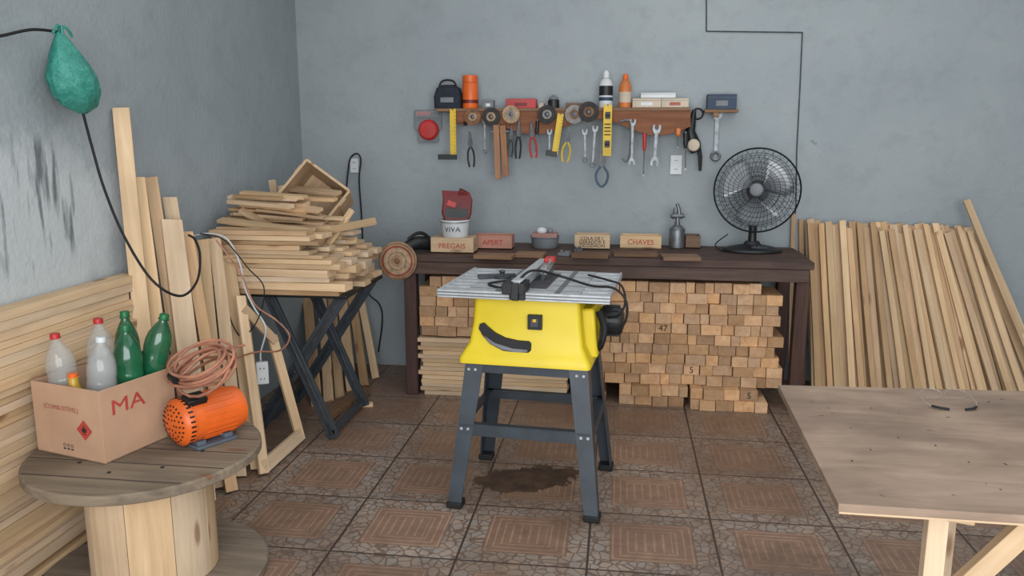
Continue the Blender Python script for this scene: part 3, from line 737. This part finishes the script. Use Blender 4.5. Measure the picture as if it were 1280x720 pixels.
# fan
hy=4.66; hc=atY(946,238,hy)
fan=thing("desk_fan","grey desk fan with wire grille on the bench","fan",(hc.x,4.72,ZB+.001))
hz=hc.z-ZB; yo=hy-4.72
Sx=Matrix.Diagonal((1.25,.9,1,1))
g=G(); g.lathe([(.001,0),(.13,0),(.135,.006),(.13,.018),(.09,.03),(.04,.042),(.03,.06),(.001,.06)],36,0,Sx); mk("fan_base",g,black,fan)
g=G(); g.box((.03,-.07,.032),(.09,.03,.014),0,(.35,0,0))
for i in range(4): g.box((.0+.022*i,-.075,.04),(.014,.018,.01),1)
mk("control_panel",g,[stand_m,black],fan,bevel=.002)
g=G(); g.cyl((0,0,.05),(0,.02,hz-.04),.024,.02); g.ball((0,.03,hz-.04),.03); mk("fan_neck",g,black,fan)
HM=Matrix.Translation((0,yo,hz))@Euler((radians(90-6),0,radians(-12))).to_matrix().to_4x4()
g=G(); g.lathe([(.001,-.15),(.035,-.15),(.055,-.13),(.062,-.09),(.058,-.05),(.03,-.045),(.001,-.045)],28,0,HM); mk("motor_housing",g,black,fan)
RF=.234
def dome(u): return .055*(1-(u)**2)
for nm,sgn,nr,ns in(("front_grille",1,8,48),("rear_grille",-1,6,30)):
    g=G(); g.X=HM
    for k in range(nr):
        u=.2+.8*k/(nr-1)
        g.ring((0,0,sgn*dome(u)),RF*u,.0014 if k<nr-1 else .005,48,5,0,'z')
    for k in range(ns):
        a=2*pi*k/ns; P=[]
        for j in range(6):
            u=.17+.83*j/5; aa=a+.55*(1-u)*sgn; P.append((RF*u*cos(aa),RF*u*sin(aa),sgn*dome(u)))
        g.tube(P,.0011,4)
    mk(nm,g,fanblk,fan)
g=G(); g.lathe([(.001,.062),(.026,.061),(.034,.056),(.036,.05),(.001,.05)],28,0,HM); mk("centre_badge",g,greynet,fan)
for k in range(3):
    g=G(); g.X=HM@Matrix.Rotation(2*pi*k/3+.35,4,'Z')
    n=8; rows=[]
    for i in range(n+1):
        u=i/n; r_=.035+.165*u
        wd=.42+.72*sin(min(1,u*1.1)*pi*.62)
        rows.append([Vector((r_*cos((j/6-.5)*wd*1.35+.35*u),r_*sin((j/6-.5)*wd*1.35+.35*u),-.005+(j/6-.5)*.06*(1-.3*u))) for j in range(7)])
    vs=[p for r_ in rows for p in r_]; fs=[(i*7+j,i*7+j+1,(i+1)*7+j+1,(i+1)*7+j) for i in range(n) for j in range(6)]
    g.add(vs,fs); b=mk("fan_blade",g,fanb,fan,ang=60); s_=b.modifiers.new("solid",'SOLIDIFY'); s_.thickness=.003
g=G(); g.lathe([(.001,.022),(.03,.02),(.04,.01),(.042,-.03),(.001,-.03)],24,0,HM); mk("blade_hub",g,fanb,fan)
mk("power_cord",G().tube(smoothp([(-.05,.05,.012),(-.12,.02,.004),(-.17,-.06,.005),(-.2,.05,.03),(-.12,.14,.08)],6),.0035),rubber,fan)
# ================= wall shelf =================
YS=4.81
def T(px,py,Y=YS-.012): return atY(px,py,Y)
a=T(548,134,4.88); b=T(862,137,4.88)
ZS=(a.z+b.z)/2
sh=thing("wall_shelf","narrow wooden shelf with reddish tool board on wall","wall shelf",((a.x+b.x)/2,4.95,ZS))
Ls=b.x-a.x
mk("shelf_board",G().box((0,-.072,-.009),(Ls,.14,.018)),w_grey,sh,bevel=.002)
g=G(); xs0=-Ls/2+.1; xs1=Ls/2; P=[(xs0,-.018),(xs1,-.018),(xs1+.005,-.11)]
n=24
for i in range(n+1):
    f=i/n; P.append((xs1-(xs1-xs0)*f*.98,-.11-.028*sin(f*pi*4)-.022*sin(f*11)))
g.prism(P,.014,0,-.131); mk("tool_board",g,w_red,sh,bevel=.001)
for x in(-.6,0,.6): mk("bracket",G().prism([(0,-.018),(.015,-.018),(.015,-.10),(0,-.10)],.12,0,-.065),w_grey,sh,(x,0,0))
a2=T(901,137,4.9)
sh2=mk("bracket_shelf",G().box((0,-.05,-.009),(.19,.1,.018)).box((-.03,-.09,-.03),(.03,.015,.03)),w_grey,None,(a2.x,4.95,a2.z),None,.002,"small wooden ledge on the wall with blue box","wall shelf")
S=.00473
nails=[]
def hang(name,px,py,label,cat,rot=0,Y=None,group="tools hanging on the wall board",nail=True):
    p=T(px,py,Y or YS-.008)
    if nail: nails.append((p.x,p.z-.002,p.y))
    return thing(name,label,cat,p,(0,radians(rot),0),group)
def spanner(px,py,L,rot=0,w=3.4,label="steel combination spanner hanging on the wall",mat=steel,both=False):
    o=hang("spanner",px,py,label,"wrench",rot); L*=S; w*=S
    g=G(); g.prism([(-w*.42,-w*1.2),(w*.42,-w*1.2),(w*.36,-L+w*1.2),(-w*.36,-L+w*1.2)],.006)
    r=w*.95
    U=[(-r*1.1,r*.9),(-r*.45,r*1.15),(-r*.42,0),(0,-r*.35),(r*.42,0),(r*.45,r*1.15),(r*1.1,.9*r),(r*1.15,0),(r*.8,-r),(0,-r*1.7),(-r*.8,-r),(-r*1.15,0)]
    g.prism([(x,z-r*.2) for x,z in U],.008)
    if both: g.prism([(x,-L-(z-r*.2)) for x,z in U],.008)
    else: g.ring((0,0,-L+r*.3),r*.8,r*.33,16,6)
    mk("spanner_body",g,mat,o,bevel=.0008); return o
def driver(px,py,L,hm,label,rot=0,w=5):
    o=hang("screwdriver",px,py,label,"screwdriver",rot); L*=S; r=w*S/2
    Z180=Matrix.Rotation(pi,4,'X')
    mk("handle",G().lathe([(.001,0),(r*.8,.002),(r,L*.08),(r*.85,L*.2),(r,L*.3),(r*.6,L*.42),(.002,L*.43)],12,0,Z180),hm,o)
    mk("blade",G().cyl((0,0,-L*.42),(0,0,-L*.95),.0035,n=8).prism([(-.004,-L*.95),(.004,-L*.95),(.005,-L),(-.005,-L)],.003),steel,o); return o
def pliers(px,py,L,hm,label,rot=0,spread=1.0):
    o=hang("pliers",px,py,label,"pliers",rot); L*=S
    g=G(); g.prism([(-.004,0),(.004,0),(.012,-L*.28),(.014,-L*.36),(.006,-L*.44),(-.006,-L*.44),(-.014,-L*.36),(-.012,-L*.28)],.01); g.cyl((0,-.008,-L*.36),(0,.006,-L*.36),.006); mk("jaws",g,steeld,o,bevel=.001)
    for sx in(-1,1):
        mk("handle",G().tube(smoothp([(sx*.004,0,-L*.42),(sx*.017*spread,0,-L*.58),(sx*.019*spread,0,-L*.8),(sx*.012*spread,0,-L)],5),.0058,8),hm,o)
    return o
def square(px,py,Lb,rot,label,hl=24):
    o=hang("try_square",px,py,label,"try square",rot,YS-.018); L=Lb*S
    mk("blade",G().box((0,0,-L/2),(.036,.004,L)),yellow2,o)
    g=G()
    for i in range(12): g.box((.012,-.0025,-.02-i*L/13),(.01,.001,.0015))
    mk("scale_marks",g,blackink,o)
    mk("stock",G().box((-hl*S*.32,0,-L),(hl*S,.018,.03)),black,o,bevel=.002); return o
def disc(px,py,r,m1,m2,label,cen=steeld):
    o=hang("abrasive_disc",px,py,label,"grinding disc",0,YS-.022,"grinding discs along the shelf edge"); r*=S
    mk("disc_body",G().lathe([(.011,.0),(r*.45,0),(r*.55,.004),(r,.003),(r,.009),(r*.5,.011),(.011,.008)],30,0,YM,False),m1,o)
    mk("disc_label",G().lathe([(r*.28,.0118),(r*.5,.0122)],30,0,YM,False),m2,o)
    mk("hub",G().lathe([(.001,.006),(.012,.006),(.012,.014),(.006,.016),(.001,.016)],16,0,YM),cen,o); return o
disc(591,146,10.5,discA,discC,"brown abrasive disc hanging at the shelf edge"); disc(614,146,11.5,discB,discC,"dark abrasive disc with pale centre at shelf edge"); disc(639,143,11,discC,discD,"tan sanding disc hanging at shelf edge")
disc(684,143,11.5,discB,discD,"black flap disc hanging at the shelf edge"); disc(718,143,11.5,discD,discA,"grey cutting disc hanging at shelf edge")
o=disc(736,140,12.5,discB,discA,"dark grinding disc with brown centre at shelf edge"); o.location.y-=.016
square(566,136,60,0,"yellow try square with black stock hanging on board")
square(701,142,50,8,"yellow try square hanging tilted from tool board",14)
o=hang("wooden_clamp",624,156,"reddish wooden clamp hanging from the tool board","clamp",-2,YS-.024)
wcl=wood("clamp_wood",(140,98,70),(172,130,98),'z',0.3,knots=False)
mk("jaw",G().box((-.018,0,-.16),(.034,.02,.32)),wcl,o,bevel=.002); mk("jaw",G().box((.020,0,-.155),(.034,.02,.30)),wcl,o,(0,0,0),(0,radians(-2),0),.002); mk("screw",G().cyl((-.05,0,-.04),(.06,0,-.04),.005),steel,o)
pliers(587,165,44,black,"small black-handled pliers hanging on tool board",-3)
spanner(606,150,40,0,3,"thin steel spanner hanging on the wall board")
pliers(640,158,38,steeld,"grey metal pliers hanging on the wall board",4,.8)
pliers(649,150,48,black,"long-nose pliers with black handles on board",2,.8)
pliers(664,152,45,red,"pliers with red handles hanging on board",-5,1)
driver(672,150,42,black,"black-handled screwdriver hanging on tool board",3,5)
spanner(687,164,26,0,3.2,"short steel spanner hanging on wall board")
pliers(711,160,42,yellow2,"pliers with yellow handles hanging on board",6,1.2)
spanner(731,164,36,-2); spanner(744,160,46,3,3.6)
o=hang("tin_snips",753,190,"blue-grey snips hanging below the yellow level","snips",0,nail=False)
mk("snip_jaws",G().prism([(-.012,0),(.012,0),(.02,-.06),(.008,-.09),(-.01,-.09),(-.022,-.06)],.012),steeld,o,bevel=.001)
bh=plain("blue_handle",(64,84,102),.5)
for sx in(-1,1): mk("handle",G().tube(smoothp([(sx*.006,0,-.08),(sx*.035,0,-.13),(sx*.025,0,-.18),(0,0,-.205)],5),.007,8),bh,o)
o=hang("spirit_level",760,131,"yellow spirit level hanging vertically on the board","spirit level",0,YS-.03)
H=62*S; mk("level_body",G().box((0,0,-H/2),(.05,.022,H)),yellow2,o,bevel=.002)
for zz in(-.06,-H+.07): mk("vial",G().box((0,-.012,zz),(.03,.004,.04)).cyl((-.014,-.015,zz),(.014,-.015,zz),.007,n=12),black,o)
g=G()
for zz in(-.11,-.13,-.15,-.17): g.box((0,-.012,zz),(.036,.002,.006))
mk("markings",g,blackink,o)
o=hang("allen_wrench",784,150,"bent steel lug wrench hanging on the board","wrench")
mk("wrench_body",G().tube(smoothp([(-.045,0,-.01),(0,0,.0),(.02,0,-.02),(.022,0,-.12),(.018,0,-.2),(0,0,-.24),(-.02,0,-.22)],5),.0055,8),steel,o)
spanner(791,152,50,0,3.8,both=True,label="large open-ended spanner hanging on board")
driver(806,165,54,red,"red-handled screwdriver hanging on tool board",0,5)
spanner(821,160,42,2,5,both=True,label="wide open-ended steel spanner hanging on board"); driver(848,160,24,orange2,"stubby wooden-handled screwdriver on board",0,7)
driver(857,165,46,black,"black screwdriver hanging at end of board",-2,6)
pg=hang("pipe_wrench",868,138,"black pistol-shaped tool with yellow face hanging","hand tool",0,4.89,nail=False)
mk("tool_body",G().tube([(0,0,0),(-.01,0,-.06),(-.02,0,-.12),(.005,0,-.2),(.02,0,-.24)],[.012,.022,.03,.042,.03],12),black,pg)
mk("yellow_face",G().lathe([(.001,.055),(.03,.052),(.036,.044)],20,0,Matrix.Translation((0,0,-.2))@YM),cream,pg)
mk("handle",G().tube([(.03,0,-.2),(.045,0,-.27),(.047,0,-.35)],[.014,.013,.009],10),black,pg); mk("loop",G().ring((.02,0,-.02),.03,.006),rubber,pg)
o=spanner(897,140,56,0,6.5,"large steel ring spanner hanging beside the shelf"); nails.pop(); o.location=atY(897,140,4.94)
for (nx,nz,ny) in nails:
    y1=ny-.012; lc=Vector((nx,0,nz))-Vector((sh.location.x,0,sh.location.z))
    mk("nail",G().cyl((lc.x,4.82-4.95,lc.z),(lc.x,y1-4.95,lc.z),.0022,n=8).cyl((lc.x,y1-4.95,lc.z),(lc.x,y1-.002-4.95,lc.z),.005,n=8),steeld,sh)
def onshelf(px,Y=4.88):
    p=atY(px,134,Y); return Vector((p.x,Y,ZS+.001))
q=onshelf(561); o=thing("tool_pouch","dark navy tool pouch with arched handle on shelf","pouch",q)
g=G(); g.loft([rr(.082,.045,0),rr(.085,.048,.07),rr(.07,.04,.12),rr(.04,.02,.14,r=.01)]); mk("pouch_body",g,navy,o)
mk("handle",G().tube(smoothp([(-.06,-.02,.1),(-.035,-.02,.16),(.035,-.02,.16),(.06,-.02,.1)],6),.006,8),rubber,o)
mk("pouch_patch",G().box((0,-.05,.05),(.08,.003,.03)),greynet,o,bevel=.001)
q=onshelf(588,4.86); o=thing("aerosol_can","orange aerosol can standing on the shelf","aerosol can",q)
mk("can_body",G().lathe([(.001,0),(.045,0),(.047,.004),(.047,.14),(.04,.155)],28),orange,o); mk("cap",G().lathe([(.044,.15),(.046,.152),(.046,.19),(.042,.193),(.001,.193)],28),orange,o)
mk("can_label",G().lathe([(.0475,.03),(.0475,.05)],28,0,None,False),darkred,o)
def sbox(px,w,d,h,m_,lb,z=0,Y=4.88,nm="small_box",stripe=None,cat="box"):
    q=onshelf(px,Y)+Vector((0,0,z)); o=thing(nm,lb,cat,q)
    mk("box_body",G().box((0,0,h/2),(w,d,h)),m_,o,bevel=.002)
    mk("lid_seam",G().box((0,-d/2-.0005,h*.78),(w*.98,.001,.0015)),greynet,o)
    if stripe: mk("box_label",G().box((0,-d/2-.001,h*.4),(w*.4,.001,h*.35)),stripe,o)
    return o
sbox(611,.065,.06,.05,greynet,"small grey cardboard box on the shelf",stripe=white)
sbox(652,.18,.07,.055,red,"flat red cardboard box on the shelf",stripe=darkred)
sbox(677,.03,.05,.03,cream,"tiny cream box on the shelf")
q=onshelf(692,4.86); o=thing("spray_nozzle_can","small black aerosol can on the shelf","aerosol can",q)
mk("can_body",G().lathe([(.001,0),(.034,0),(.034,.045),(.028,.05)],20),black,o); mk("cap",G().lathe([(.028,.05),(.028,.062),(.012,.066),(.012,.075),(.001,.075)],20),greynet,o)
sbox(719,.11,.06,.03,w_grey,"low brown box between discs on shelf")
q=onshelf(757,4.86); o=thing("glue_bottle","white glue bottle with dark label on shelf","bottle",q)
mk("bottle_body",G().lathe([(.001,0),(.038,0),(.04,.005),(.04,.13),(.032,.155),(.014,.17)],28),white,o); mk("cap",G().lathe([(.016,.168),(.02,.17),(.018,.2),(.01,.212),(.001,.213)],20),white,o)
mk("bottle_label",G().lathe([(.0405,.07),(.0405,.125)],28,0,None,False),black,o); mk("label_band",G().lathe([(.0405,.04),(.0405,.06)],28,0,None,False),blue,o)
q=onshelf(781,4.86); o=thing("orange_bottle","orange squeeze bottle with brown label on shelf","bottle",q)
mk("bottle_body",G().lathe([(.001,0),(.034,0),(.036,.005),(.036,.12),(.026,.15),(.014,.16)],28),orange2,o); mk("cap",G().lathe([(.016,.158),(.018,.16),(.014,.19),(.001,.195)],20),orange,o)
mk("bottle_label",G().lathe([(.0365,.03),(.0365,.09)],28,0,None,False),cream,o)
sbox(808,.165,.09,.052,cream,"flat cream cardboard box on the shelf",stripe=white); sbox(843,.155,.09,.052,cream,"flat cream cardboard box with red mark on shelf",stripe=paleink)
sbox(822,.2,.08,.03,white,"thin white box on top of other boxes",z=.054)
o=sbox(900,.165,.07,.085,blue,"dark blue product box on the small ledge",nm="blue_box",stripe=greynet); o.location=(a2.x,4.89,a2.z+.001)
p=atY(535,150,4.925); o=thing("blister_pack","clear package with round red pad hung on wall","blister pack",p)
mk("backing_card",G().box((0,0,.0),(.17,.004,.12)).box((0,-.002,-.09),(.13,.003,.09)),greynet,o,bevel=.001)
mk("red_pad",G().lathe([(.001,.03),(.05,.028),(.062,.018),(.064,.0),(.001,0)],30,0,Matrix.Translation((.005,0,-.06))@YM),red,o); mk("clear_cover",G().box((0,-.012,.035),(.15,.02,.035)),clearb,o,bevel=.004)
mk("card_print",G().box((-.03,-.003,.04),(.09,.001,.02)),red,o)
def outlet(px,py,w,h,lb):
    p=atY(px,py,YB-.006); o=thing("wall_outlet",lb,"electrical outlet",p)
    mk("face_plate",G().box((0,0,0),(w,.012,h)),white,o,bevel=.003)
    for s_ in(-1,1):
        g=G()
        for dx in(-.008,0,.008): g.cyl((dx,-.0055,s_*h*.22),(dx,-.0075,s_*h*.22),.0025,n=8)
        mk("socket",g,black,o)
outlet(845,206,.07,.115,"white double outlet plate below the tool board"); outlet(443,207,.055,.09,"white outlet plate with black cable plugged in")
def cable(name,pts,r,mat,lb,k=8,cat="cable"):
    pts=smoothp(pts,k); o=Vector(pts[0]); g=G(); g.tube([Vector(p)-o for p in pts],r,8); return mk(name,g,mat,None,o,None,0,lb,cat)
cable("wall_cable",[atY(x,y,YB-.022) for x,y in((433,236),(435,215),(438,198),(446,192),(451,200),(449,225),(452,270),(455,330),(460,365),(474,380),(478,400),(473,440))],.005,rubber,"black cable dangling from outlet near room corner")
P=[(883,-5),(883,39),(1003,40.5),(1000,110),(996,188),(995,255),(992,300)]
g=G(); o0=atY(883,-5,YB-.006); pp=[atY(x,y,YB-.006)-o0 for x,y in P]
for i in range(len(pp)-1): g.cyl(pp[i],pp[i+1],.0035,n=8)
for p_ in pp[1:-1]: g.ball(p_,.0037)
mk("conduit_wire",g,steeld,None,o0,None,0,"thin dark wire run along the rear wall","wire")
g=G(); p_=atY(1017,178,YB-.002)
for i in range(3): g.tube(smoothp([(-.02+.014*i,0,-.007),(-.014+.014*i,0,.008),(-.008+.014*i,0,-.006)],4),.001,5)
mk("pencil_mark",g,greynet,None,p_,(0,radians(35),0),0,"small pencil scribble on the rear wall","pencil mark")
# green bag on left wall
XBg=-1.93
t_=atX(74,40,XBg); b_=atX(104,142,XBg); ctr=(t_+b_)/2
bag=thing("net_bag","green net bag knotted around cable on side wall","net bag",ctr)
g=G(); rings=[]; n=28
prof=[(0,.012),(.04,.03),(.12,.062),(.28,.085),(.45,.086),(.6,.07),(.75,.05),(.88,.03),(.96,.018),(1,.012)]
for f,r_ in prof:
    c_=b_.lerp(t_,f)-ctr
    rings.append([c_+Vector((.8*r_*cos(2*pi*a/n)*(1+.09*sin(a*1.7+f*5)),1.12*r_*sin(2*pi*a/n)*(1+.08*sin(a*2.3+f*9)),.01*sin(a*.9)*r_/.08)) for a in range(n)])
g.loft(rings)
tb=NT("green_net"); oc=tb.coord(); wv=tb.n('ShaderNodeTexNoise',None,Vector=oc,Scale=30.0,Detail=5.0).outputs[0]
vv=tb.n('ShaderNodeTexVoronoi',None,Vector=oc,Scale=120.0).outputs[0]
tb.set(tb.b.inputs['Base Color'],tb.mix(vv,tb.ramp(wv,[(0.3,lin((34,120,106))),(0.7,lin((74,160,144)))]),lin((40,116,104)))); tb.b.inputs['Roughness'].default_value=.6; tb.bump(wv,.6,.015)
mk("bag_body",g,tb.m,bag,ang=80)
g=G()
for k in range(3): g.tube(smoothp([Vector((0,0,0)),Vector((.01,.02-.02*k,.02)),Vector((.012,.05-.05*k,-.01))],4),.005,6)
mk("bag_knot",g,tb.m,bag,t_-ctr)
cable("hanging_cable",[atX(-40,50,-1.98),atX(0,45,-1.97),atX(40,37,-1.95),atX(74,40,XBg)],.005,rubber,"black cable running along side wall to green bag")
cable("hanging_cable",[b_,atX(114,180,-1.93),atX(130,235,-1.90),atX(155,295,-1.84),atX(190,350,-1.72),atX(225,370,-1.66),atX(246,352,-1.66),atX(250,320,-1.70),atX(244,300,-1.74),atX(236,294,-1.80)],.005,rubber,"black cable sagging from the green bag to boards")
cable("white_cord",[atY(x,y,3.42) for x,y in((236,296),(262,292),(285,300),(300,330),(306,360),(318,385),(332,410),(326,440),(326,452))],.004,white,"white extension cord looped over leaning boards")
cable("brown_cord",[atY(x,y,3.30) for x,y in((270,300),(300,340),(318,380),(345,400),(362,420),(350,438),(322,440),(296,448),(286,462))],.004,copper,"brown cord draped between boards and spool")
cable("black_cord",[atY(x,y,3.36) for x,y in((250,292),(280,300),(310,335),(330,360),(322,400),(300,420),(280,380),(262,350))],.003,rubber,"thin black cord tangled over leaning boards")
p=atY(328,466,3.38); o=thing("extension_socket","white extension socket hanging among the boards","extension socket",p,(0,0,radians(25)))
mk("socket_body",G().box((0,0,0),(.055,.03,.105)),white,o,bevel=.005); g=G()
for zz in(-.025,.025):
    for dx in(-.008,.008): g.cyl((dx,-.014,zz),(dx,-.017,zz),.003,n=8)
mk("socket",g,black,o)
for i,(px,py,w) in enumerate(((60,714,.2),(455,508,.1))):
    p=atZ(px,py,0); mk("floor_scrap",G().box((0,0,.0105),(w,.04,.02)),w_x,None,(max(p.x,-1.80),p.y,.0),R(-.3,.3),.002,"short pine scrap lying on the tiled floor","wooden offcut","scraps on the floor")
# ================= light =================
def area(name,loc,rot,sx,sy,e,col=(1,1,1)):
    l=bpy.data.lights.new(name,'AREA'); l.shape='RECTANGLE'; l.size=sx; l.size_y=sy; l.energy=e; l.color=col
    o=bpy.data.objects.new(name,l); C.objects.link(o); o.location=loc; o.rotation_euler=rot
area("doorway_daylight",(.6,-1.1,1.5),(radians(88),0,0),4.2,2.3,182,(.975,.99,1))
area("ceiling_bounce",(.6,2.8,2.8),(0,0,0),4.0,3.4,54,(.96,.985,1))
w=bpy.data.worlds.new("world"); bpy.context.scene.world=w; w.use_nodes=True
w.node_tree.nodes["Background"].inputs[0].default_value=(.9,.95,1,1); w.node_tree.nodes["Background"].inputs[1].default_value=1.1
bpy.context.scene.view_settings.view_transform='Standard'
